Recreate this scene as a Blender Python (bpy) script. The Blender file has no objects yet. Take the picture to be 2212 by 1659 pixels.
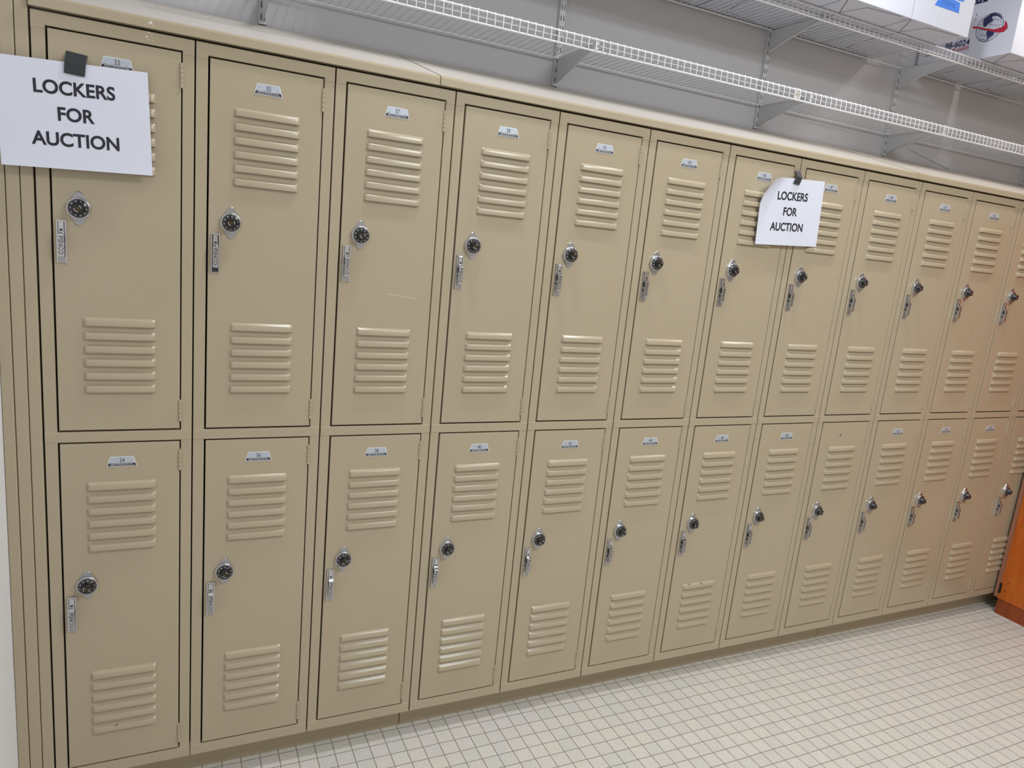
import bpy, bmesh, math, random
from mathutils import Vector, Matrix
random.seed(7)
S = bpy.context.scene
COL = S.collection

# ------------------------------------------------------------------ camera
cd = bpy.data.cameras.new('camera'); cam = bpy.data.objects.new('camera', cd); COL.objects.link(cam)
cam.location = (0.2748, -1.8106, 1.5140)
cam.rotation_euler = (1.37284, -0.09705, -0.43270)
cd.sensor_width = 36.0; cd.lens = 36.0 * 1517.45 / 2212.0; cd.clip_start = 0.02
S.camera = cam
# ------------------------------------------------------------------ exposure, world
S.view_settings.view_transform = 'Standard'; S.view_settings.look = 'None'
S.view_settings.gamma = 1.0; S.view_settings.use_curve_mapping = False
S.view_settings.exposure = 0.0
w = bpy.data.worlds.new('world'); S.world = w; w.use_nodes = True
w.node_tree.nodes['Background'].inputs[0].default_value = (0.8, 0.85, 1, 1)
w.node_tree.nodes['Background'].inputs[1].default_value = 0.3
# ------------------------------------------------------------------ lights (ceiling lamps over the lockers, added room fills)
def area(name, loc, sx, sy, power, color, rot=(0, 0, 0)):
    l = bpy.data.lights.new(name, 'AREA'); l.shape = 'RECTANGLE'; l.size = sx; l.size_y = sy
    l.energy = power; l.color = color
    o = bpy.data.objects.new(name, l); COL.objects.link(o); o.location = loc; o.rotation_euler = rot
    return o
CEIL = 2.95
for lx, lp, lc in ((0.85, 8.6, (0.92, 0.96, 1.0)), (2.15, 9.0, (0.94, 0.965, 1.0)), (3.42, 7.6, (1.0, 0.94, 0.87))):
    area('lamp_over_lockers', (lx, -0.24, CEIL - .03), 0.22, 0.07, lp, lc)
area('room_fill', (1.95, -1.95, CEIL - .03), 1.0, 0.5, 49, (0.895, 0.965, 1.0))  # added unseen fill, brightens the door faces from the front
area('room_fill', (4.6, -2.4, CEIL - .03), 1.25, 0.3, 9, (1.0, 0.78, 0.56))  # added unseen warm fill, tints the right-hand lockers







# ------------------------------------------------------------------ materials
def lin(c):
    c = c / 255.0
    return c / 12.92 if c <= 0.04045 else ((c + 0.055) / 1.055) ** 2.4
def L3(r, g, b): return (lin(r), lin(g), lin(b), 1)
def mat(name, rgb, rough=.5, metal=0.0, spec=.5, bump=0, bscale=400, var=0.0, vscale=3.0, coat=0):
    m = bpy.data.materials.new(name); m.use_nodes = True; nt = m.node_tree; b = nt.nodes['Principled BSDF']
    c = L3(*rgb)
    b.inputs['Base Color'].default_value = c; b.inputs['Roughness'].default_value = rough
    b.inputs['Metallic'].default_value = metal; b.inputs['Specular IOR Level'].default_value = spec
    b.inputs['Coat Weight'].default_value = coat
    tc = nt.nodes.new('ShaderNodeTexCoord')
    if var:
        n = nt.nodes.new('ShaderNodeTexNoise'); n.inputs['Scale'].default_value = vscale; n.inputs['Detail'].default_value = 4
        nt.links.new(tc.outputs['Object'], n.inputs['Vector'])
        mx = nt.nodes.new('ShaderNodeMix'); mx.data_type = 'RGBA'
        mx.inputs[6].default_value = tuple(x * (1 - var) for x in c[:3]) + (1,)
        mx.inputs[7].default_value = tuple(min(1, x * (1 + var)) for x in c[:3]) + (1,)
        nt.links.new(n.outputs['Fac'], mx.inputs[0]); nt.links.new(mx.outputs[2], b.inputs['Base Color'])
    if bump:
        n = nt.nodes.new('ShaderNodeTexNoise'); n.inputs['Scale'].default_value = bscale; n.inputs['Detail'].default_value = 2
        nt.links.new(tc.outputs['Object'], n.inputs['Vector'])
        bp = nt.nodes.new('ShaderNodeBump'); bp.inputs['Strength'].default_value = bump; bp.inputs['Distance'].default_value = 0.0005
        nt.links.new(n.outputs['Fac'], bp.inputs['Height']); nt.links.new(bp.outputs['Normal'], b.inputs['Normal'])
    return m
M = {}
M['paint'] = mat('beige_enamel', (183, 169, 144), rough=.24, spec=.6, bump=.14, bscale=500, var=.035, vscale=2.5)
M['top_sheen'] = mat('pale_sheen_enamel_top', (198, 190, 180), rough=.42, spec=.45, var=.05, vscale=5)  # whitish sheen of the sloping tops, put into the colour as a greyer enamel
M['base'] = mat('beige_base_enamel', (176, 163, 138), rough=.5, spec=.35, var=.06, vscale=6)
M['slit'] = mat('dark_slit', (45, 38, 30), rough=.8)
M['chrome'] = mat('polished_zinc', (205, 205, 208), rough=.22, metal=1)
M['steel'] = mat('satin_steel', (176, 177, 182), rough=.34, metal=.9, bump=.1)
M['recess'] = mat('dark_handle_recess', (52, 56, 66), rough=.35, spec=.5)
M['emboss'] = mat('embossed_letter_metal', (104, 106, 112), rough=.35, metal=.7)
M['black'] = mat('black_plastic', (16, 16, 20), rough=.22, spec=.6)
M['white_ink'] = mat('white_marks', (225, 228, 235), rough=.5)
M['brass'] = mat('brass_core', (112, 92, 58), rough=.35, metal=1)
M['plate'] = mat('brushed_number_plate', (196, 204, 216), rough=.4, metal=.35)
M['plate_edge'] = mat('plate_edge', (228, 232, 238), rough=.4)
M['navy'] = mat('black_printed_band', (28, 30, 42), rough=.4)
M['ink'] = mat('black_ink', (36, 34, 48), rough=.6)
M['paper'] = mat('white_paper', (226, 229, 243), rough=.75, spec=.2, bump=.15, bscale=60)
M['tape'] = mat('black_gaffer_tape', (44, 49, 52), rough=.5, bump=.4, bscale=900)
M['wire'] = mat('white_vinyl_wire', (226, 226, 230), rough=.35)
M['standard'] = mat('white_metal_standard', (205, 206, 208), rough=.4)
M['wall'] = mat('grey_white_wall', (196, 195, 198), rough=.75, bump=.15, bscale=250, var=.02, vscale=1.5)
M['wall_w'] = mat('white_wall', (238, 239, 243), rough=.6, bump=.1, bscale=200)
M['ceil'] = mat('ceiling_white', (225, 225, 225), rough=.9)
M['rwall'] = mat('room_wall', (215, 208, 198), rough=.8)
M['box'] = mat('white_cardboard', (206, 209, 222), rough=.7, spec=.2, var=.015, vscale=8)
M['groove'] = mat('cut_cardboard_groove', (74, 58, 52), rough=.9)
M['blue'] = mat('blue_painters_tape', (0, 112, 222), rough=.6)
M['blueink'] = mat('blue_marker', (0, 84, 178), rough=.6)
M['logo_navy'] = mat('logo_navy', (38, 42, 88), rough=.6)
M['logo_red'] = mat('logo_red', (176, 22, 52), rough=.6)
M['logo_grid'] = mat('logo_grid', (122, 132, 158), rough=.6)
M['clear'] = mat('milky_plastic_clip', (214, 208, 204), rough=.2, spec=.6)
M['scuff'] = mat('dark_scuff', (84, 76, 66), rough=.8)
M['chip'] = mat('pale_residue', (232, 226, 224), rough=.7)
M['film'] = mat('yellowed_tape_film', (196, 180, 154), rough=.25, spec=.6)
M['hinge_dark'] = mat('dark_hinge_metal', (58, 46, 42), rough=.4, metal=.6)
M['plyedge'] = mat('wood_edge_band', (158, 108, 84), rough=.45)

def wood(name, dark, light, sc=1.0, rough=.32):
    m = bpy.data.materials.new(name); m.use_nodes = True; nt = m.node_tree; b = nt.nodes['Principled BSDF']
    tc = nt.nodes.new('ShaderNodeTexCoord'); mp = nt.nodes.new('ShaderNodeMapping')
    mp.inputs['Scale'].default_value = (9 * sc, 9 * sc, 1.1 * sc)
    nt.links.new(tc.outputs['Object'], mp.inputs['Vector'])
    n = nt.nodes.new('ShaderNodeTexNoise'); n.inputs['Scale'].default_value = 3; n.inputs['Detail'].default_value = 6
    n.inputs['Distortion'].default_value = .8
    nt.links.new(mp.outputs[0], n.inputs['Vector'])
    r = nt.nodes.new('ShaderNodeValToRGB'); r.color_ramp.elements[0].position = .3; r.color_ramp.elements[1].position = .72
    r.color_ramp.elements[0].color = L3(*dark); r.color_ramp.elements[1].color = L3(*light)
    nt.links.new(n.outputs['Fac'], r.inputs[0]); nt.links.new(r.outputs[0], b.inputs['Base Color'])
    b.inputs['Roughness'].default_value = rough
    return m
M['wood'] = wood('orange_veneer', (184, 88, 24), (210, 110, 36))
M['wood_dark'] = wood('dark_orange_veneer', (136, 62, 22), (158, 76, 30))

def tile_mat():
    m = bpy.data.materials.new('mosaic_floor_tile'); m.use_nodes = True; nt = m.node_tree; b = nt.nodes['Principled BSDF']
    N = nt.nodes.new; K = nt.links.new
    tc = N('ShaderNodeTexCoord'); P = 0.0508
    def math_(op, a, bb=None, val=None):
        n = N('ShaderNodeMath'); n.operation = op
        for i, v in enumerate((a, bb)):
            if v is None: continue
            if isinstance(v, (int, float)): n.inputs[i].default_value = v
            else: K(v, n.inputs[i])
        return n.outputs[0]
    # slight wobble of hand laid sheets
    wn = N('ShaderNodeTexNoise'); wn.inputs['Scale'].default_value = 6; K(tc.outputs['Object'], wn.inputs['Vector'])
    wob = math_('MULTIPLY', math_('SUBTRACT', wn.outputs['Fac'], .5), .0035)
    sx = N('ShaderNodeSeparateXYZ'); K(tc.outputs['Object'], sx.inputs[0])
    u = math_('DIVIDE', math_('ADD', math_('SUBTRACT', sx.outputs[0], 0.0325), wob), P)
    v = math_('DIVIDE', math_('ADD', math_('ADD', sx.outputs[1], 0.0120), wob), P)
    def edge(q):
        f = math_('FRACT', q); g = math_('SUBTRACT', 1.0, f)
        return math_('MULTIPLY', math_('MINIMUM', f, g), P)
    d = math_('MINIMUM', edge(u), edge(v))
    mr = N('ShaderNodeMapRange'); mr.inputs[1].default_value = .0008; mr.inputs[2].default_value = .0017
    K(d, mr.inputs[0])
    cx = N('ShaderNodeCombineXYZ'); K(math_('FLOOR', u), cx.inputs[0]); K(math_('FLOOR', v), cx.inputs[1])
    wt = N('ShaderNodeTexWhiteNoise'); wt.noise_dimensions = '3D'; K(cx.outputs[0], wt.inputs['Vector'])
    ramp = N('ShaderNodeValToRGB'); ramp.color_ramp.interpolation = 'LINEAR'
    els = ramp.color_ramp.elements; els[0].color = L3(224, 220, 213); els[1].color = L3(225, 219, 212)
    for p, c in ((.25, (224, 219, 208)), (.5, (216, 214, 208)), (.75, (222, 217, 212))):
        e = els.new(p); e.color = L3(*c)
    K(wt.outputs['Value'], ramp.inputs[0])
    sp = N('ShaderNodeTexNoise'); sp.inputs['Scale'].default_value = 420; sp.inputs['Detail'].default_value = 2
    K(tc.outputs['Object'], sp.inputs['Vector'])
    sr = N('ShaderNodeMapRange'); sr.inputs[1].default_value = .34; sr.inputs[2].default_value = .46; K(sp.outputs['Fac'], sr.inputs[0])
    spk = N('ShaderNodeMix'); spk.data_type = 'RGBA'; spk.inputs[6].default_value = L3(172, 166, 158)
    K(sr.outputs[0], spk.inputs[0]); K(ramp.outputs[0], spk.inputs[7])
    gr = N('ShaderNodeMix'); gr.data_type = 'RGBA'; gr.inputs[6].default_value = L3(142, 134, 126)
    K(mr.outputs[0], gr.inputs[0]); K(spk.outputs[2], gr.inputs[7])
    K(gr.outputs[2], b.inputs['Base Color'])
    b.inputs['Roughness'].default_value = .5; b.inputs['Specular IOR Level'].default_value = .35
    bp = N('ShaderNodeBump'); bp.inputs['Strength'].default_value = .5; bp.inputs['Distance'].default_value = .001
    K(mr.outputs[0], bp.inputs['Height']); K(bp.outputs[0], b.inputs['Normal'])
    return m
M['tile'] = tile_mat()

# ------------------------------------------------------------------ mesh helpers
class MB:
    def __init__(s): s.v = []; s.f = []; s.m = []; s.sm = []; s.mats = []
    def mi(s, mat):
        if mat not in s.mats: s.mats.append(mat)
        return s.mats.index(mat)
    def add(s, vs, fs, mat, smooth=False):
        o = len(s.v); s.v += [tuple(p) for p in vs]; k = s.mi(mat)
        for f in fs: s.f.append([i + o for i in f]); s.m.append(k); s.sm.append(smooth)
    def box(s, x0, x1, y0, y1, z0, z1, mat):
        vs = [(x, y, z) for z in (z0, z1) for y in (y0, y1) for x in (x0, x1)]
        s.add(vs, [(0, 2, 3, 1), (4, 5, 7, 6), (0, 1, 5, 4), (2, 6, 7, 3), (0, 4, 6, 2), (1, 3, 7, 5)], mat)
    def cbox(s, x0, x1, y0, y1, z0, z1, mat, c=.0015, fmat=None):
        """box whose front (y0) rim is rolled over by a radius c"""
        rings = []
        for ins, y in ((c, y0), (c * .3, y0 + c * .3), (0, y0 + c), (0, y1)):
            rings.append([(x0 + ins, y, z0 + ins), (x1 - ins, y, z0 + ins), (x1 - ins, y, z1 - ins), (x0 + ins, y, z1 - ins)])
        vs = [p for r in rings for p in r]; fs = []
        s.add(rings[0], [(0, 1, 2, 3)], fmat or mat)
        for k in range(3):
            for i in range(4):
                j = (i + 1) % 4; fs.append((4 * k + i, 4 * (k + 1) + i, 4 * (k + 1) + j, 4 * k + j))
        fs.append((15, 14, 13, 12)); s.add(vs, fs, mat)
    def prism(s, prof, x0, x1, mat, axis='x'):
        """prof: list of (y,z), extruded along x"""
        n = len(prof)
        vs = [(x0, y, z) for y, z in prof] + [(x1, y, z) for y, z in prof]
        fs = [tuple(range(n))[::-1], tuple(range(n, 2 * n))]
        fs += [(i, (i + 1) % n, n + (i + 1) % n, n + i) for i in range(n)]
        s.add(vs, fs, mat)
    def poly(s, pts, mat): s.add(pts, [tuple(range(len(pts)))], mat)
    def plate(s, outline, y0, y1, mat):
        """outline (x,z) with thickness between y0 (front) and y1"""
        n = len(outline)
        vs = [(x, y0, z) for x, z in outline] + [(x, y1, z) for x, z in outline]
        fs = [tuple(range(n)), tuple(range(n, 2 * n))[::-1]]
        fs += [(i, n + i, n + (i + 1) % n, (i + 1) % n) for i in range(n)]
        s.add(vs, fs, mat)
    def tube(s, pts, r, mat, seg=6, cap=True):
        pts = [Vector(p) for p in pts]; rings = []; ref = None
        for i, p in enumerate(pts):
            t = (pts[min(i + 1, len(pts) - 1)] - pts[max(i - 1, 0)]).normalized()
            if ref is None:
                ref = t.orthogonal().normalized()
            a = (ref - t * ref.dot(t)).normalized(); ref = a; b = t.cross(a)
            rings.append([p + a * (r * math.cos(2 * math.pi * k / seg)) + b * (r * math.sin(2 * math.pi * k / seg)) for k in range(seg)])
        vs = [q for rg in rings for q in rg]; fs = []
        for i in range(len(pts) - 1):
            for k in range(seg):
                l = (k + 1) % seg; fs.append((i * seg + k, i * seg + l, (i + 1) * seg + l, (i + 1) * seg + k))
        s.add(vs, fs, mat, True)
        if cap:
            s.add(rings[0], [tuple(range(seg))[::-1]], mat); s.add(rings[-1], [tuple(range(seg))], mat)
    def lathe(s, prof, cx, cz, mat, seg=40, smooth=True):
        """prof: list of (radius, y) around an axis along y"""
        vs = []; fs = []
        for r, y in prof:
            for k in range(seg):
                a = 2 * math.pi * k / seg; vs.append((cx + r * math.cos(a), y, cz + r * math.sin(a)))
        for i in range(len(prof) - 1):
            for k in range(seg):
                l = (k + 1) % seg; fs.append((i * seg + k, i * seg + l, (i + 1) * seg + l, (i + 1) * seg + k))
        s.add(vs, fs, mat, smooth)
        if prof[-1][0] > 1e-6: s.add(vs[-seg:], [tuple(range(seg))], mat)
    def text(s, body, fn, size, mat, sx=1.0, bold=0.0, cx=0, cy=0, shear=0, align='CENTER'):
        """fn maps the flat text point (a,b) to 3-D"""
        vs, fs = glyphs(body, bold, shear, align)
        s.add([fn(cx + a * size * sx, cy + b * size) for a, b in vs], fs, mat)
    def build(s, name, parent=None, loc=None):
        me = bpy.data.meshes.new(name); me.from_pydata(s.v, [], s.f)
        for m_ in s.mats: me.materials.append(M[m_])
        me.polygons.foreach_set('material_index', s.m); me.polygons.foreach_set('use_smooth', s.sm)
        me.update()
        o = bpy.data.objects.new(name, me); COL.objects.link(o)
        if parent: o.parent = parent
        if loc: o.location = loc
        return o
_g = {}
def glyphs(body, bold, shear, align='CENTER'):
    key = (body, bold, shear, align)
    if key in _g: return _g[key]
    c = bpy.data.curves.new('t', 'FONT'); c.body = body; c.size = 1; c.offset = bold; c.shear = shear
    c.align_x = align; c.resolution_u = 10 if body in ('LOCKERS', 'FOR', 'AUCTION') else 3
    o = bpy.data.objects.new('t', c); COL.objects.link(o)
    bpy.context.view_layer.update()
    me = bpy.data.meshes.new_from_object(o.evaluated_get(bpy.context.evaluated_depsgraph_get()))
    vs = [(v.co.x, v.co.y) for v in me.vertices]; fs = [tuple(p.vertices) for p in me.polygons]
    bpy.data.objects.remove(o); bpy.data.curves.remove(c); bpy.data.meshes.remove(me)
    _g[key] = (vs, fs); return _g[key]
def thing(name, label, cat, loc=(0, 0, 0), group=None):
    o = bpy.data.objects.new(name, None); COL.objects.link(o); o.location = loc; o.empty_display_size = .05
    return tag(o, label, cat, group)
def tag(o, label, cat, group=None):
    o['label'] = label; o['category'] = cat
    if group: o['group'] = group
    return o
def struct(mb, name):
    o = mb.build(name); o['kind'] = 'structure'; return o

# ------------------------------------------------------------------ setting
YW = 0.455; XL = -0.0755; XR = 5.6; YB = -3.4
b = MB(); b.box(XL - .12, XR + .12, YB - .12, YW + .12, -.1, 0, 'tile'); struct(b, 'floor')
b = MB(); b.box(XL - .12, XR + .12, YB - .12, YW + .12, CEIL, CEIL + .1, 'ceil'); struct(b, 'ceiling')
b = MB(); b.box(XL - .12, XR + .12, YW, YW + .12, 0, CEIL, 'wall'); struct(b, 'wall_back')
b = MB(); b.box(XL - .12, XL, YB, YW, 0, CEIL, 'wall_w'); struct(b, 'wall_left')
b = MB(); b.box(XR, XR + .12, YB, YW, 0, CEIL, 'rwall'); struct(b, 'wall_right')
b = MB(); b.box(XL - .12, XR + .12, YB - .12, YB, 0, CEIL, 'rwall'); struct(b, 'wall_front')

# ------------------------------------------------------------------ lockers
W = .3048; ZB = .0857          # unit width, underside of the units; local z = world z - ZB
def lz(z): return z - ZB
DX0, DX1 = .0300, .2768        # door edges
def louver(mb, z1, x0=.0815, x1=.2260):
    h = .0185; xs = [0, .002, .0045, .008]; sc = [0, .55, .88, 1.0]
    cols = [(x0 + a, k) for a, k in zip(xs, sc)] + [(x1 - a, k) for a, k in list(zip(xs, sc))[::-1]]
    prof = [(0, 0), (.0010, .0010), (.0040, .0052), (.0054, .0064), (.0068, .0070), (.0170, .0078), (.0184, .0076)]
    vs = []; n = len(prof)
    for x, k in cols:
        for dz, d in prof: vs.append((x, -.0010 - d * k, z1 - dz))
    fs = []
    for i in range(len(cols) - 1):
        for j in range(n - 1):
            a = i * n + j; fs.append((a, a + n, a + n + 1, a + 1))
    mb.add(vs, fs, 'paint', True)
    # open underside
    for i in range(len(cols) - 1):
        a = vs[i * n + n - 1]; c = vs[(i + 1) * n + n - 1]
        mb.add([a, c, (c[0], -.0011, c[2] + .0008), (a[0], -.0011, a[2] + .0008)], [(0, 1, 2, 3)], 'slit')
def door_mesh(zb, zt, off):
    """zb, zt: world heights of the door; off: drop of its fittings against the upper door"""
    mb = MB(); mb.cbox(DX0, DX1, -.0012, .0165, lz(zb), lz(zt), 'paint', c=.0016)
    for g0 in (1.7545, 1.2615):
        for k in range(6): louver(mb, lz(g0 + off - k * .0306))
    return mb
def hinge_mb(zc):
    mb = MB(); zs = [zc - .0262, zc - .0155, zc - .0055, zc + .0055, zc + .0155, zc + .0262]
    for a, c in zip(zs[:-1], zs[1:]):
        mb.tube([(DX1 + .0008, -.0022, a + .0004), (DX1 + .0008, -.0022, c - .0004)], .0034, 'paint', 10)
    mb.box(DX1 - .003, DX1 + .004, -.0014, .012, zs[0], zs[-1], 'paint')
    return mb
def handle_mb(opened):
    """tray 18 x 91 mm; local origin at its top centre"""
    mb = MB(); w = .0093; r = 'recess' if opened else 'steel'
    mb.cbox(-w, w, -.0035, 0, -.0912, 0, 'chrome', c=.001, fmat='steel')
    mb.box(-w + .0022, w - .0022, -.0037, -.003, -.0885, -.003, r)
    mb.box(-w, -w + .0022, -.0060, -.003, -.0912, 0, 'chrome'); mb.box(w - .0022, w, -.0060, -.003, -.0912, 0, 'chrome')
    mb.box(-w, w, -.0062, -.003, -.0028, 0, 'chrome')
    # upper slide with its little slot
    mb.cbox(-.0052, .0052, -.0088, -.003, -.0260, -.0030, 'chrome', c=.0018)
    mb.box(-.0026, .0026, -.0091, -.0085, -.0225, -.0185, 'navy')
    # lift lever standing proud of the tray
    prof = [(-.003, -.024), (-.0125, -.0262), (-.0172, -.0290), (-.0178, -.0320), (-.0178, -.0745), (-.0150, -.0780), (-.003, -.0790)]
    n = len(prof); x0, x1 = -.0058, .0058
    vs = [(x0, y, z) for y, z in prof] + [(x1, y, z) for y, z in prof]
    mb.add(vs, [tuple(range(n)), tuple(range(n, 2 * n))[::-1]] + [(i, n + i, n + (i + 1) % n, (i + 1) % n) for i in range(n)], 'chrome')
    for sx_ in (x0 - .0003, x1 + .0003):
        pts = [(sx_, -.0105 + .0035 * math.cos(t * math.pi / 6), -.0400 + .0085 * math.sin(t * math.pi / 6)) for t in range(12)]
        mb.poly(pts, 'recess')
        pts = [(sx_, -.0085 + .0022 * math.cos(t * math.pi / 5), -.0570 + .0040 * math.sin(t * math.pi / 5)) for t in range(10)]
        mb.poly(pts, 'recess')
    mb.tube([(x1 * .9, -.0181, -.031), (x1 * .9, -.0181, -.0745)], .0007, 'chrome'); mb.tube([(x0 * .9, -.0181, -.031), (x0 * .9, -.0181, -.0745)], .0007, 'chrome')
    vsg, fsg = glyphs('PENCO', .03, 0)
    mb.add([(b_ * .0110 - .0038, -.0181, -.0528 - a * .0118) for a, b_ in vsg], fsg, 'emboss')
    for k in range(6):   # ribs between the raised letters
        z = -.0325 - k * .0081; mb.box(-.0048, .0048, -.0188, -.0176, z - .0004, z + .0004, 'chrome')
    return mb
def lock_plate_mb():
    mb = MB(); R = .0228; tip = .0088; cz = .0272
    th = math.acos((R - tip) / cz); out = []
    for k in range(17):
        a = math.pi / 2 - th + 2 * th * k / 16 - 0   # top tip arc
        out.append((tip * math.cos(a), cz + tip * math.sin(a)))
    out2 = []
    for k in range(13):
        a = math.pi / 2 + th + (math.pi - 2 * th) * k / 12
        out2.append((R * math.cos(a), R * math.sin(a)))
    half = out + out2; full = half + [(-x, -z) for x, z in half]
    n = len(full); rings = []
    for s_, y in ((1.0, 0), (1.0, -.0022), (.965, -.0034)):
        rings += [(x * s_, y, z * s_) for x, z in full]
    fs = [(k * n + i, k * n + (i + 1) % n, (k + 1) * n + (i + 1) % n, (k + 1) * n + i) for k in range(2) for i in range(n)]
    mb.add(rings, fs, 'chrome'); mb.poly([rings[2 * n + i] for i in range(n)], 'steel')
    mb.lathe([(.0226, -.003), (.0230, -.0080), (.0224, -.0096), (.0212, -.0103), (.0200, -.0102)], 0, 0, 'chrome', 48)
    return mb
def lock_dial_mb():
    mb = MB()
    mb.lathe([(.0203, -.0095), (.0200, -.0112), (.0182, -.0122), (.0128, -.0135), (.0118, -.0150), (.0110, -.0252), (.0100, -.0266)], 0, 0, 'black', 48)
    for k in range(50):
        a = 2 * math.pi * k / 50; r0 = .0178 if k % 5 else .0172; hw = .00014
        ca, sa = math.cos(a), math.sin(a)
        def P(r, s): return (r * ca - s * sa, -.0125 if r < .0185 else -.0117, r * sa + s * ca)
        mb.poly([P(r0, -hw), P(.0195, -hw), P(.0195, hw), P(r0, hw)], 'white_ink')
    for k in range(10):
        a = math.pi / 2 - 2 * math.pi * k / 10
        vs, fs = glyphs(str(k * 5), .0, 0)
        pts = []
        for p, q in vs:
            tx, rz = p * .0046, .0136 + q * .0044
            pts.append((rz * math.cos(a) + tx * math.sin(a), -.0136 + (rz - .0134) * .22, rz * math.sin(a) - tx * math.cos(a)))
        mb.add(pts, fs, 'white_ink')
    mb.lathe([(.0034, -.0264), (.0034, -.0272)], 0, 0, 'brass', 20)
    mb.box(-.0005, .0005, -.0277, -.0270, -.0020, .0020, 'slit')
    for a0, a1 in ((.35, 1.5), (3.5, 5.2)):
        pts = [(r * math.cos(a), -.0269, r * math.sin(a)) for r, seq in ((.0060, range(9)), (.0070, range(8, -1, -1))) for a in [a0 + (a1 - a0) * k / 8 for k in seq]]
        mb.poly(pts, 'white_ink')
    return mb
def plate_mb(num):
    """origin at the middle of the lower edge"""
    mb = MB(); o = [(-.0313, .0012), (-.0303, 0), (.0303, 0), (.0313, .0012), (.0250, .0238), (.0238, .0246), (-.0238, .0246), (-.0250, .0238)]
    mb.plate(o, -.0008, 0, 'plate_edge')
    q = [(-.0296, .0014), (.0296, .0014), (.0236, .0233), (-.0236, .0233)]
    mb.poly([(x, -.0010, z) for x, z in q], 'plate')
    q = [(-.0296, .0014), (.0296, .0014), (.0277, .0082), (-.0277, .0082)]
    mb.poly([(x, -.0012, z) for x, z in q], 'navy')
    f = lambda a, c: (a, -.0014, c)
    mb.text(str(num), f, .0158, 'ink', sx=.74, bold=-.008, cy=.0102)
    mb.text('PENCO PRODUCTS, INC.', f, .0046, 'white_ink', sx=.92, bold=.01, cy=.0047)
    x = -.0262; rnd = random.Random(3)
    while x < .0262:
        l = rnd.choice((.0016, .0026, .0036)); mb.poly([(x, -.0014, .0024), (min(x + l, .0266), -.0014, .0024), (min(x + l, .0266), -.0014, .0034), (x, -.0014, .0034)], 'white_ink'); x += l + .0009
    for sx_ in (-1, 1):
        mb.lathe([(.0019, -.001), (.0018, -.0018), (.0010, -.0024), (.0001, -.0026)], sx_ * .0215, .0108, 'chrome', 12)
    return mb
def frame_mb():
    mb = MB(); g = .0015
    mb.cbox(g, .0262, 0, .018, 0, lz(1.880), 'paint', c=.0014)
    mb.cbox(.2794, W - g, 0, .018, 0, lz(1.880), 'paint', c=.0014)
    for z0, z1 in ((1.8537, 1.8800), (.9704, .9952), (.0857, .1155)):
        mb.cbox(g, W - g, -.0012, .017, lz(z0), lz(z1), 'paint', c=.0014)
    for x0, x1 in ((g, .0255), (.2809, W - g)):   # the rail ends lap down over the uprights
        mb.cbox(x0, x1, -.0012, .017, lz(1.8458), lz(1.8560), 'paint', c=.0012)
    return mb
UP, LO = 0.0, -.8815
def build_locker():
    t = thing('locker', 'x', 'locker', (0, 0, ZB), 'two-tier beige lockers in the long row')
    mb = MB(); zt = lz(1.878); yb = .4500      # open sheet-metal carcass
    mb.box(.0012, .0024, .0175, yb, 0, zt, 'paint'); mb.box(W - .0024, W - .0012, .0175, yb, 0, zt, 'paint')
    mb.box(.0012, W - .0012, yb - .0012, yb, 0, zt, 'paint'); mb.box(.0012, W - .0012, .0175, yb, 0, .0012, 'paint')
    mb.box(.0012, W - .0012, .0175, yb, zt - .0012, zt, 'paint'); mb.box(.0012, W - .0012, .0175, yb, lz(.981), lz(.9825), 'paint')
    mb.build('body', t)
    frame_mb().build('frame', t)
    for off, zb, zt in ((UP, .9992, 1.8500), (LO, .1193, .9668)):
        d = door_mesh(zb, zt, off).build('door', t)
        hinge_mb(lz(1.802 + off)).build('hinge', d); hinge_mb(lz(1.044 + off)).build('hinge', d)
        hd = handle_mb(False).build('handle', d, (.0457, -.0012, lz(1.4690 + off)))
        lock_plate_mb().build('lock_plate', d, (.0785, -.0012, lz(1.4963 + off)))
        lock_dial_mb().build('lock_dial', d, (.0785, -.0012, lz(1.4963 + off)))
    return t
open_handle = handle_mb(True).build('handle_open')
open_mesh = open_handle.data; bpy.data.objects.remove(open_handle)
proto = build_locker()
LOCK_LABELS = [
 'beige two-tier locker with plates 33 and 34, nearest the white wall',
 'beige two-tier locker with number plates 35 above and 36 below',
 'beige two-tier locker, plates 37 and 38, tape strip on the upper door',
 'beige two-tier locker with number plates 39 above and 40 below',
 'beige two-tier locker with number plates 41 above and 42 below',
 'beige two-tier locker with number plates 43 above and 44 below',
 'beige two-tier locker with plate 45, scuffed lower vents, left half behind the small sign',
 'beige two-tier locker with plate 47 half hidden by the right edge of the sign',
 'beige two-tier locker, plate 49 above, its lower door missing the number plate',
 'beige two-tier locker just right of the one missing its lower number plate',
 'beige two-tier locker with brownish plates, second to the right of the missing plate',
 'beige two-tier locker second from the right end, next to the last one',
 'last beige two-tier locker in the row, partly hidden by the orange wooden cabinet']
def kids(o): return [c for c in o.children]
def copy_tree(o, parent=None):
    c = o.copy(); COL.objects.link(c); c.parent = parent
    for ch in kids(o): copy_tree(ch, c)
    return c
bpy.context.view_layer.update()
lockers = []
for i in range(13):
    t = proto if i == 0 else copy_tree(proto)
    t.location = (i * W, 0, ZB); t['label'] = LOCK_LABELS[i]; lockers.append(t)
bpy.context.view_layer.update()
dial_turn = {}
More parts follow.
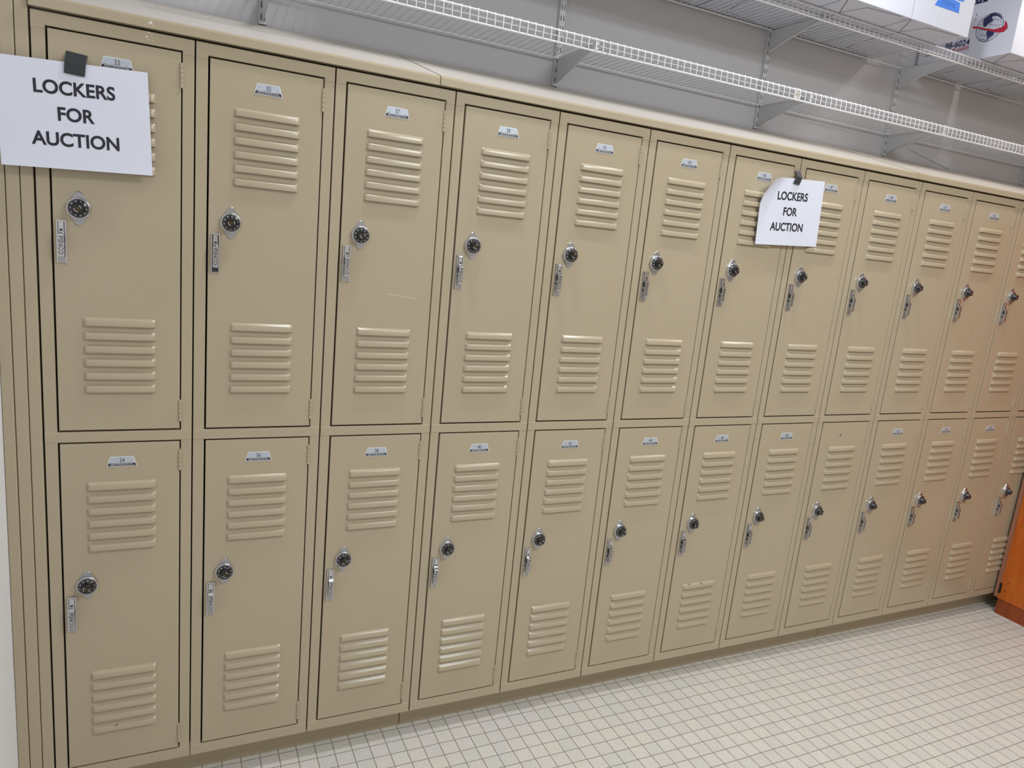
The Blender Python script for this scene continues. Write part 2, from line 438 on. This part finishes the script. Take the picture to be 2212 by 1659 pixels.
for i, t in enumerate(lockers):
    doors = sorted([c for c in kids(t) if c.name.startswith('door')], key=lambda o: -max(v.co.z for v in o.data.vertices))
    for j, d in enumerate(doors):
        num = 33 + 2 * i + j; off = (UP, LO)[j]
        if num != 50:
            plate_mb(num).build('number_plate', d, (.1540, -.0012, lz(1.7903 + off)))
        for c in kids(d):
            if c.name.startswith('lock_dial'):
                c.rotation_euler = (0, random.uniform(-.6, .6) + .55, 0)
                if num == 34: c.rotation_euler = (0, 1.35, 0)
            if c.name.startswith('handle') and num in (35,):
                c.data = open_mesh
        if num == 50:
            mb = MB(); mb.poly([(.128, -.0016, lz(.914)), (.132, -.0016, lz(.912)), (.1335, -.0016, lz(.917)), (.131, -.0016, lz(.924)), (.1295, -.0016, lz(.919))], 'recess')
            mb.poly([(.1745, -.0016, lz(.918)), (.177, -.0016, lz(.918)), (.177, -.0016, lz(.9205)), (.1745, -.0016, lz(.9205))], 'slit')
            mb.build('rivet_hole', d)
        if num == 46:
            mb = MB()
            for x, z, dx, dz, w_ in ((.150, .3835, .016, -.013, .0016), (.098, .3795, .012, .0012, .0013), (.172, .350, .003, .008, .0014), (.164, .3535, .007, -.0006, .001)):
                mb.poly([(x, -.0098, lz(z)), (x + dx, -.0098, lz(z + dz)), (x + dx, -.0098, lz(z + dz + w_)), (x + dx * .4, -.0098, lz(z + dz * .4 + w_ * 1.8)), (x, -.0098, lz(z + w_ * .5))], 'scuff')
            mb.build('scuff_mark', d)
        if num == 34:
            mb = MB(); mb.poly([(.131, -.0098, lz(.2215)), (.139, -.0098, lz(.2245)), (.1375, -.0098, lz(.2265)), (.134, -.0098, lz(.226))], 'scuff'); mb.build('scuff_mark', d)
        if num == 37:
            mb = MB(); x0 = 2 * W
            mb.poly([(.765 - x0, -.0015, lz(1.3495)), (.8435 - x0, -.0015, lz(1.3415)), (.844 - x0, -.0015, lz(1.3475)), (.766 - x0, -.0015, lz(1.3555))], 'film'); mb.build('tape_remnant', d)

# ------------------------------------------------------------------ sloping tops
CAPP = [(-.0120, 1.8845), (-.0120, 1.9010), (-.0110, 1.9044), (-.0085, 1.9066), (-.0050, 1.9080), (YW - .001, 2.0460), (YW - .001, 2.0), (.02, 1.8845)]
def cap(x0, x1, label, splice):
    mb = MB(); mb.prism(CAPP, x0, x1 - .0015, 'paint'); mb.m[6] = mb.mi('top_sheen'); o = mb.build('sloping_top')
    o.location = (0, 0, 0); tag(o, label, 'locker top', 'sloping sheet tops above the lockers')
    if splice:
        mb = MB(); pr = [(-.0134, 1.8850), (-.0134, 1.9012), (-.0122, 1.9052), (-.0092, 1.9076), (-.0055, 1.9092), (.40, 2.0312), (.40, 2.0298), (-.005, 1.9081), (-.0120, 1.8990), (-.0120, 1.8850)]
        mb.prism(pr, x0, x0 + .0620, 'paint'); mb.m[6] = mb.mi('top_sheen'); mb.build('splice_cover', o)
    return o
c0 = cap(.0005, .867, 'beige sloping metal top over the nearest lockers, pale residue on its edge', False)
cap(.867, 2.697, 'long beige sloping metal top over the middle lockers, between the two joints', True)
cap(2.697, 4.527, 'beige sloping metal top over the far lockers, right of the second joint', True)
mb = MB()
for x, z, r in ((.2185, 1.8955, .0028), (.2150, 1.8930, .0016), (.2220, 1.8905, .0012)):
    mb.poly([(x + r * math.cos(a) * (1 + .3 * math.sin(3 * a)), -.0124, z + r * math.sin(a)) for a in [k * math.pi / 5 for k in range(10)]], 'chip')
mb.build('glue_residue', c0)
fr0 = [c for c in kids(lockers[0]) if c.name.startswith('frame')][0]
mb = MB()
for x, z, r in ((.2145, 1.8775, .0022), (.2100, 1.8685, .0024), (.2125, 1.8630, .0014), (.2205, 1.8665, .0010), (.2215, 1.8625, .0012), (.2195, 1.8740, .0009)):
    mb.poly([(x + r * math.cos(a) * (1 + .4 * math.sin(2 * a)), -.0016, lz(z + r * math.sin(a) * .8)) for a in [k * math.pi / 5 for k in range(10)]], 'chip')
mb.build('glue_residue', fr0)
# ------------------------------------------------------------------ base strips
def basestrip(x0, x1, label):
    mb = MB(); mb.cbox(x0, x1 - .0022, .0555, .4500, 0, ZB - .0002, 'base', c=.001)
    for x in (x0 + .018, x1 - .5):
        mb.lathe([(.0028, .0556), (.0026, .0548), (.0001, .0546)], x, .052, 'slit', 8)
    o = mb.build('kickboard'); tag(o, label, 'kickboard', 'recessed kickboards under the lockers')
basestrip(.0, .905, 'recessed beige metal kickboard under the nearest lockers')
basestrip(.905, 2.735, 'recessed beige metal kickboard under the middle lockers, ending at the open joint')
basestrip(2.735, 4.30, 'recessed beige metal kickboard right of the open joint, towards the wooden cabinet')
# ------------------------------------------------------------------ pleated filler at the left wall
t = thing('filler_panel', 'pleated beige metal filler between the white wall and the first locker', 'filler panel', (-.0375, 0, 0))
mb = MB()
mb.box(XL + .0005 + .0375, -.0022 + .0375, .014, .05, 0, 2.06, 'paint')
for x0, x1 in ((-.0750, -.0524), (-.0512, -.0266), (-.0254, -.0022)):
    mb.cbox(x0 + .0375, x1 + .0375, -.0010, .0145, 0, 2.06, 'paint', c=.0022)
mb.build('pleated_sheet', t)

# ------------------------------------------------------------------ paper signs
def sheet(name, label, c, rot, wd, ht, yt, yb, lines, curl=None, tape=None, bow=0.0, lift=0.0):
    """c = world (x,z) of the sheet centre; a,b local coordinates on the sheet"""
    cr, sr = math.cos(rot), math.sin(rot)
    def fn(a, bb, eps=0.0):
        oy = 0.0
        if curl:
            (px, py), (nx, ny), R, tm = curl
            d = (a - px) * nx + (bb - py) * ny
            if d > 0:
                th = min(d / R, tm)
                along = R * math.sin(th) + (d - th * R) * math.cos(th)
                oy = -(R * (1 - math.cos(th)) + (d - th * R) * math.sin(th))
                a += nx * (along - d) - nx * eps * math.sin(th); bb += ny * (along - d) - ny * eps * math.sin(th)
        k = (bb + ht / 2) / ht
        y = yb + (yt - yb) * k ** .8 + bow * (2 * a / wd) ** 2 + oy - eps + lift * math.exp(-((a - wd / 2) ** 2 + (bb + ht / 2) ** 2) / .0016)
        return (c[0] + a * cr - bb * sr, y, c[1] + a * sr + bb * cr)
    nx_, nz_ = 44, 34; mb = MB(); vs = [];
    for j in range(nz_ + 1):
        for i in range(nx_ + 1): vs.append(fn(-wd / 2 + wd * i / nx_, -ht / 2 + ht * j / nz_))
    fs = [(j * (nx_ + 1) + i, j * (nx_ + 1) + i + 1, (j + 1) * (nx_ + 1) + i + 1, (j + 1) * (nx_ + 1) + i) for j in range(nz_) for i in range(nx_)]
    mb.add(vs, fs, 'paper', True)
    for body, x, z, size, sx in lines:
        mb.text(body, lambda p, q: fn(p, q, .0004), size, 'ink', sx=sx, bold=.026, cx=x, cy=z)
    o = mb.build(name)
    tag(o, label, 'sign', None)
    if tape:
        q, yy0, yy1 = tape; mb = MB()
        (x0, z0), (x1, z1), (x2, z2), (x3, z3) = q   # tl tr br bl
        N_ = 8; vs = []
        for j in range(N_ + 1):
            f = j / N_; y = yy0 + (yy1 - yy0) * min(1, f / .4) ** 1.5 - .001 * f
            vs += [(x0 + (x3 - x0) * f, y, z0 + (z3 - z0) * f), (x1 + (x2 - x1) * f, y, z1 + (z2 - z1) * f)]
        mb.add(vs + [(a_, y_ + .0004, z_) for a_, y_, z_ in vs], [(2 * j, 2 * j + 2, 2 * j + 3, 2 * j + 1) for j in range(N_)] + [(2 * N_ + 2 + 2 * j, 2 * N_ + 2 + 2 * j + 1, 2 * N_ + 2 + 2 * j + 3, 2 * N_ + 2 + 2 * j + 2) for j in range(N_)], 'tape', True)
        mb.build('tape', o)
    return o
sheet('paper_sign', 'white LOCKERS FOR AUCTION sheet taped over locker 33 at the left edge', (.0800, 1.6820), .044, .2730, .2130, -.0135, -.0270,
      [('LOCKERS', -.0005, .0420, .0372, .935), ('FOR', -.0020, -.0095, .0372, .935), ('AUCTION', -.0015, -.0600, .0372, .935)],
      tape=([(.0622, 1.8121), (.1002, 1.8089), (.0961, 1.7636), (.0592, 1.7660)], -.0020, -.0172))
sheet('paper_sign', 'small white LOCKERS FOR AUCTION sheet with curled corner, taped between lockers 45 and 47', (2.1050, 1.7030), .052, .2740, .2159, -.0170, -.0175,
      [('LOCKERS', .0010, .0385, .0365, .875), ('FOR', -.0035, -.0110, .0365, .875), ('AUCTION', -.0080, -.0605, .0365, .875)],
      curl=((-.060, .074), (-.660, .751), .048, .85),
      tape=([(2.1115, 1.8390), (2.1375, 1.8373), (2.1180, 1.7912), (2.0915, 1.7945)], -.0020, -.0205))

# ------------------------------------------------------------------ wall standards, brackets, wire shelves
UX = [.484, 1.4208, 2.3215, 3.0645, 4.0890]
ZL, ZU = 2.1370, 2.4080        # decks
YF = .1610                     # front of the decks
UL = ['white slotted wall standard nearest the white left wall', 'white slotted wall standard above lockers 39 and 41',
      'white slotted wall standard above lockers 45 and 47', 'white slotted wall standard above the second joint of the sloping tops',
      'white slotted wall standard at the far right edge']
for i, x in enumerate(UX):
    z0 = 2.0462
    mb = MB(); mb.box(-.0105, .0105, .4425 - YW, -.0002, 0, CEIL - .06 - z0, 'standard')
    z = .010
    while z0 + z < CEIL - .15:
        for sx_ in (-.0052, .0052):
            mb.poly([(sx_ - .0013, .4422 - YW, z), (sx_ + .0013, .4422 - YW, z), (sx_ + .0013, .4422 - YW, z + .016), (sx_ - .0013, .4422 - YW, z + .016)], 'slit')
        z += .0324
    o = mb.build('shelf_standard', None, (x, YW, z0)); tag(o, UL[i], 'shelf standard', 'slotted wall standards')
def bracket(x, zd, label, grp):
    mb = MB(); y0 = .4420
    prof = [(y0, zd - .0085), (.205, zd - .0085), (.190, zd - .0120), (.188, zd - .0200)]
    for k in range(1, 9):
        f = k / 8; prof.append((.188 + (y0 - .188) * f, zd - .0200 - .0600 * f ** 1.35))
    mb.prism([(y, z) for y, z in prof][::-1], -.0022, .0022, 'standard')
    mb.tube([(0, y, z) for y, z in prof[3:]], .0042, 'standard', 8)
    mb.tube([(0, y0, zd - .0085), (0, .200, zd - .0085)], .0042, 'standard', 8)
    mb.box(-.0030, .0030, .186, .192, zd - .012, zd - .002, 'wire')
    o = mb.build('shelf_bracket', None, (x, 0, 0)); tag(o, label, 'shelf bracket', grp)
BN = ['nearest the white left wall', 'above lockers 39 and 41', 'above lockers 45 and 47', 'above the second joint of the sloping tops', 'at the far right edge']
for x, n in zip(UX, BN):
    bracket(x, ZL, 'white metal bracket under the lower wire shelf, ' + n, 'brackets of the lower shelf')
for x, n in list(zip(UX, BN))[1:]:
    bracket(x, ZU, 'white metal bracket under the upper wire shelf, ' + n, 'brackets of the upper shelf')
def wire_shelf(x0, x1, zd, label, grp):
    t = thing('wire_shelf', label, 'wire shelf', (x0, .44, zd - .003), grp)
    n = int((x1 - x0) / .0254); mb = MB()
    oy, oz = .44, zd - .003
    for k in range(n + 1):
        x = .006 + k * .0254
        mb.tube([(x, .441 - oy, zd - oz), (x, YF + .003 - oy, zd - oz), (x, YF - .0022 - oy, zd - .0020 - oz), (x, YF - .0030 - oy, zd - .008 - oz), (x, YF - .0032 - oy, zd - .0385 - oz)], .00145, 'wire', 5)
    mb.build('cross_wires', t)
    for nm, y, z, r in (('rail', .438, zd - .0042, .0030), ('rail', .2150, zd - .0040, .0026), ('rail', YF, zd - .0046, .0030), ('rail', YF, zd - .0372, .0030)):
        mb = MB(); mb.tube([(0, y - oy, z - oz), (x1 - x0, y - oy, z - oz)], r, 'wire', 8); mb.build(nm, t)
    return t
wire_shelf(.300, 1.4380, ZL, 'lower white wire shelf, short piece at the left, ending just right of a standard', 'white wire shelves')
wire_shelf(1.4420, 4.60, ZL, 'lower white wire shelf, long piece running to the right edge', 'white wire shelves')
wire_shelf(.400, 4.60, ZU, 'upper white wire shelf carrying the white cardboard boxes', 'white wire shelves')
def clip(x, z, label):
    mb = MB(); mb.cbox(-.013, .013, -.0012, .0, -.016, .014, 'clear', c=.001)
    mb.tube([(-.012, -.001, .013), (.0, -.003, .017), (.012, -.001, .013)], .0016, 'clear')
    o = mb.build('shelf_clip', None, (x, YF + .008, z - .003)); tag(o, label, 'plastic clip', 'clear plastic clips on the lower shelf')
CX = (2.232, 3.04)
clip(CX[0], ZL - .012, 'small clear plastic clip on the lower shelf front, above locker 47')
clip(CX[1], ZL - .012, 'small clear plastic clip on the lower shelf front, right of the fourth standard')
# thin cable running down the wall behind the shelf
mb = MB(); mb.tube([(3.223, .4525, 2.098), (3.33, .4525, 2.080), (3.528, .4520, 2.0490)], .0016, 'standard')
o = mb.build('wall_cable'); tag(o, 'thin grey cable slanting down the wall to the sloping top', 'cable')

# ------------------------------------------------------------------ cardboard boxes on the upper shelf
BZ = ZU + .0020; BH = .254; BW = .306; BY0 = .0420; BD = .392
def file_box(x0, label, side=False, tape=False, y0=BY0):
    t = thing('cardboard_box', label, 'box', (x0, y0, BZ), 'white cardboard boxes on the upper shelf')
    mb = MB(); mb.cbox(0, BW, 0, BD, 0, BH, 'box', c=.0015)
    e = -.0003
    def line(pts, w_=.0024):
        for (a, c_), (a2, c2) in zip(pts[:-1], pts[1:]):
            d = Vector((a2 - a, c2 - c_)).normalized() * (w_ / 2); n_ = Vector((-d.y, d.x))
            mb.poly([(a - n_.x, c_ - n_.y, e), (a + n_.x, c_ + n_.y, e), (a2 + n_.x, c2 + n_.y, e), (a2 - n_.x, c2 - n_.y, e)], 'groove')
    line([(.088, .118), (.112, .024), (.266, .007)], .0030)
    line([(.292, .030), (.306, .004)], .0026); line([(0.0, .004), (.083, .112)], .0026)
    line([(.088, .118), (.088, .275), (.112, .368), (.266, .385)], .0026)
    mb.build('carton', t)
    if tape:
        f = lambda p, q: (p - x0, -.0010, q - BZ)
        mb = MB(); q = [(2.6750, 2.4770), (2.8080, 2.4780), (2.8045, 2.5115), (2.7750, 2.5135), (2.770, 2.530), (2.684, 2.530), (2.6855, 2.494)]
        mb.plate([(a - x0, c_ - BZ) for a, c_ in q], -.0006, -.0001, 'blue')
        mb.plate([(a - x0, c_ - BZ) for a, c_ in [(2.776, 2.5165), (2.8225, 2.5185), (2.8245, 2.545), (2.776, 2.545)]], -.0006, -.0001, 'blue')
        mb.text('Fabric', f, .030, 'blueink', sx=1.0, bold=-.01, cx=2.745, cy=2.4895, shear=.2)
        mb.build('blue_tape', t)
    if side:   # printed side, facing the near end of the shelf: text runs towards -y
        X = -.0006; mb = MB()
        F = lambda y, z: (X, y - y0, z - BZ)
        def tx(body, y_end, z, size, m_, sx=1., bold=.015, shear=0.):
            vs, fs = glyphs(body, bold, shear, 'RIGHT'); mb.add([(X, y_end - a * size * sx - y0, z + c_ * size - BZ) for a, c_ in vs], fs, m_)
        tx('et', .1800, 2.6275, .055, 'logo_navy', 1.1, .03)
        mb.poly([F(.340, 2.6225), F(.1775, 2.6255), F(.1775, 2.6290), F(.340, 2.6260)], 'logo_navy')
        tx('s', .2085, 2.5800, .018, 'logo_grid'); tx('r', .2085, 2.5600, .018, 'logo_grid')
        tx('98-6024', .2165, 2.4735, .0330, 'logo_navy', .95, .02); tx('et.com', .2150, 2.4560, .0260, 'logo_red', 1.05, .01)
        tx('www', .3700, 2.4600, .016, 'logo_navy')
        mb.build('printed_text', t); mb = MB()
        GC = (.1475, 2.5230); GR = .0520
        def ell(rx, rz, tilt, w_=.0009, a0=0, a1=2 * math.pi, n=28, dz=0., m_='logo_grid', lay=.0001):
            P = []
            for k in range(n + 1):
                a = a0 + (a1 - a0) * k / n
                p, q = rx * math.cos(a), rz * math.sin(a) + dz
                P.append((p, q))
            for (p, q), (p2, q2) in zip(P[:-1], P[1:]):
                d = Vector((p2 - p, q2 - q)); L_ = d.length
                if L_ < 1e-7: continue
                d = d / L_ * (w_ / 2); c_, s_ = math.cos(tilt), math.sin(tilt)
                quad = [(p - d.y, q + d.x), (p + d.y, q - d.x), (p2 + d.y, q2 - d.x), (p2 - d.y, q2 + d.x)]
                mb.add([(X - lay, GC[0] - (a_ * c_ - b_ * s_) - y0, GC[1] + a_ * s_ + b_ * c_ - BZ) for a_, b_ in quad], [(0, 1, 2, 3)], m_)
        for k in range(5): ell(GR * (k + .02) / 4, GR, -.35)
        for k in range(-3, 4):
            z_ = GR * math.sin(k * .40); r_ = GR * math.cos(k * .40); ell(r_, r_ * .18, -.35, dz=z_, n=24)
        ell(GR, GR, 0, .0014)
        def trace(pts, m_, lay=.0004):
            mb.poly([(X - lay, y - y0, z - BZ) for y, z in pts], m_)
        trace([(0.1772, 2.5606), (0.1587, 2.5700), (0.1436, 2.5700), (0.1452, 2.5535), (0.1362, 2.5467), (0.1474, 2.5409), (0.1566, 2.5369), (0.1647, 2.5279), (0.1737, 2.5334), (0.1771, 2.5486)], 'logo_navy')
        trace([(0.1587, 2.5735), (0.1345, 2.5724), (0.1115, 2.5577), (0.1029, 2.5417), (0.1155, 2.5539), (0.1268, 2.5600), (0.1400, 2.5625)], 'logo_navy')
        trace([(0.1539, 2.5150), (0.1234, 2.5013), (0.1259, 2.4899), (0.1394, 2.4831), (0.1474, 2.4739), (0.1485, 2.4898), (0.1553, 2.5031)], 'logo_navy')
        trace([(0.217, 2.5415), (0.189, 2.5331), (0.158, 2.5205), (0.1257, 2.5113), (0.1011, 2.512), (0.0882, 2.5198), (0.0900, 2.5300), (0.0944, 2.5363), (0.0840, 2.5290), (0.0786, 2.52), (0.074, 2.505), (0.0872, 2.4938), (0.1073, 2.4956), (0.1398, 2.5071), (0.1675, 2.5177), (0.1903, 2.5273), (0.2153, 2.5338)], 'logo_red', .0007)
        mb.build('globe_logo', t)
    return t
file_box(2.266, 'white cardboard box left of the one with blue tape, cut slots in its underside')
file_box(2.578, 'white cardboard box with blue tape on its front', tape=True)
file_box(3.148, 'white cardboard box with a globe logo on its side, at the right', side=True)
file_box(3.487, 'white cardboard box right of the globe-logo box, mostly beyond the edge')
file_box(1.953, 'white cardboard box cut off by the top edge, left end of the visible boxes')
for x in (1.640, 1.328, 1.016, .704):
    file_box(x, 'white cardboard box on the upper shelf above the top edge of the photo')

# ------------------------------------------------------------------ wooden cabinet at the right
t = thing('wooden_cabinet', 'orange-brown wooden cabinet standing against the lockers at the right edge', 'cabinet', (3.833, -.031, 0))
CXW, CYW, CH = .62, .60, 1.86
mb = MB(); mb.box(0, CXW, -CYW, 0, .0775, CH, 'wood')
mb.build('carcass', t)
mb = MB(); mb.box(.003, CXW - .003, -CYW + .05, -.0005, 0, .0775, 'wood_dark'); mb.build('plinth', t)
d = MB(); d.box(.001, CXW, .0015, .0195, .0795, CH - .002, 'plyedge'); d = d.build('door', t)
for z in (.105, 1.0, 1.72):
    mb = MB(); mb.box(-.0022, .003, -.0065, .0028, z, z + .050, 'hinge_dark')
    mb.tube([(-.001, .0018, z), (-.001, .0018, z + .050)], .0028, 'hinge_dark', 8); mb.build('hinge', t if False else d)
for y, z in ((-.030, .166), (-.026, .123)):
    mb = MB(); pts = [(.0026 * math.cos(a), .0026 * math.sin(a)) for a in [k * math.pi / 5 for k in range(10)]]
    vs = [(-.0012, y + p, z + q) for p, q in pts]; mb.poly(vs, 'slit'); vs2 = [(.0002, y + p * 1.3, z + q * 1.3) for p, q in pts]
    mb.add(vs + vs2, [(i, (i + 1) % 10, 10 + (i + 1) % 10, 10 + i) for i in range(10)], 'slit'); mb.build('screw', t)
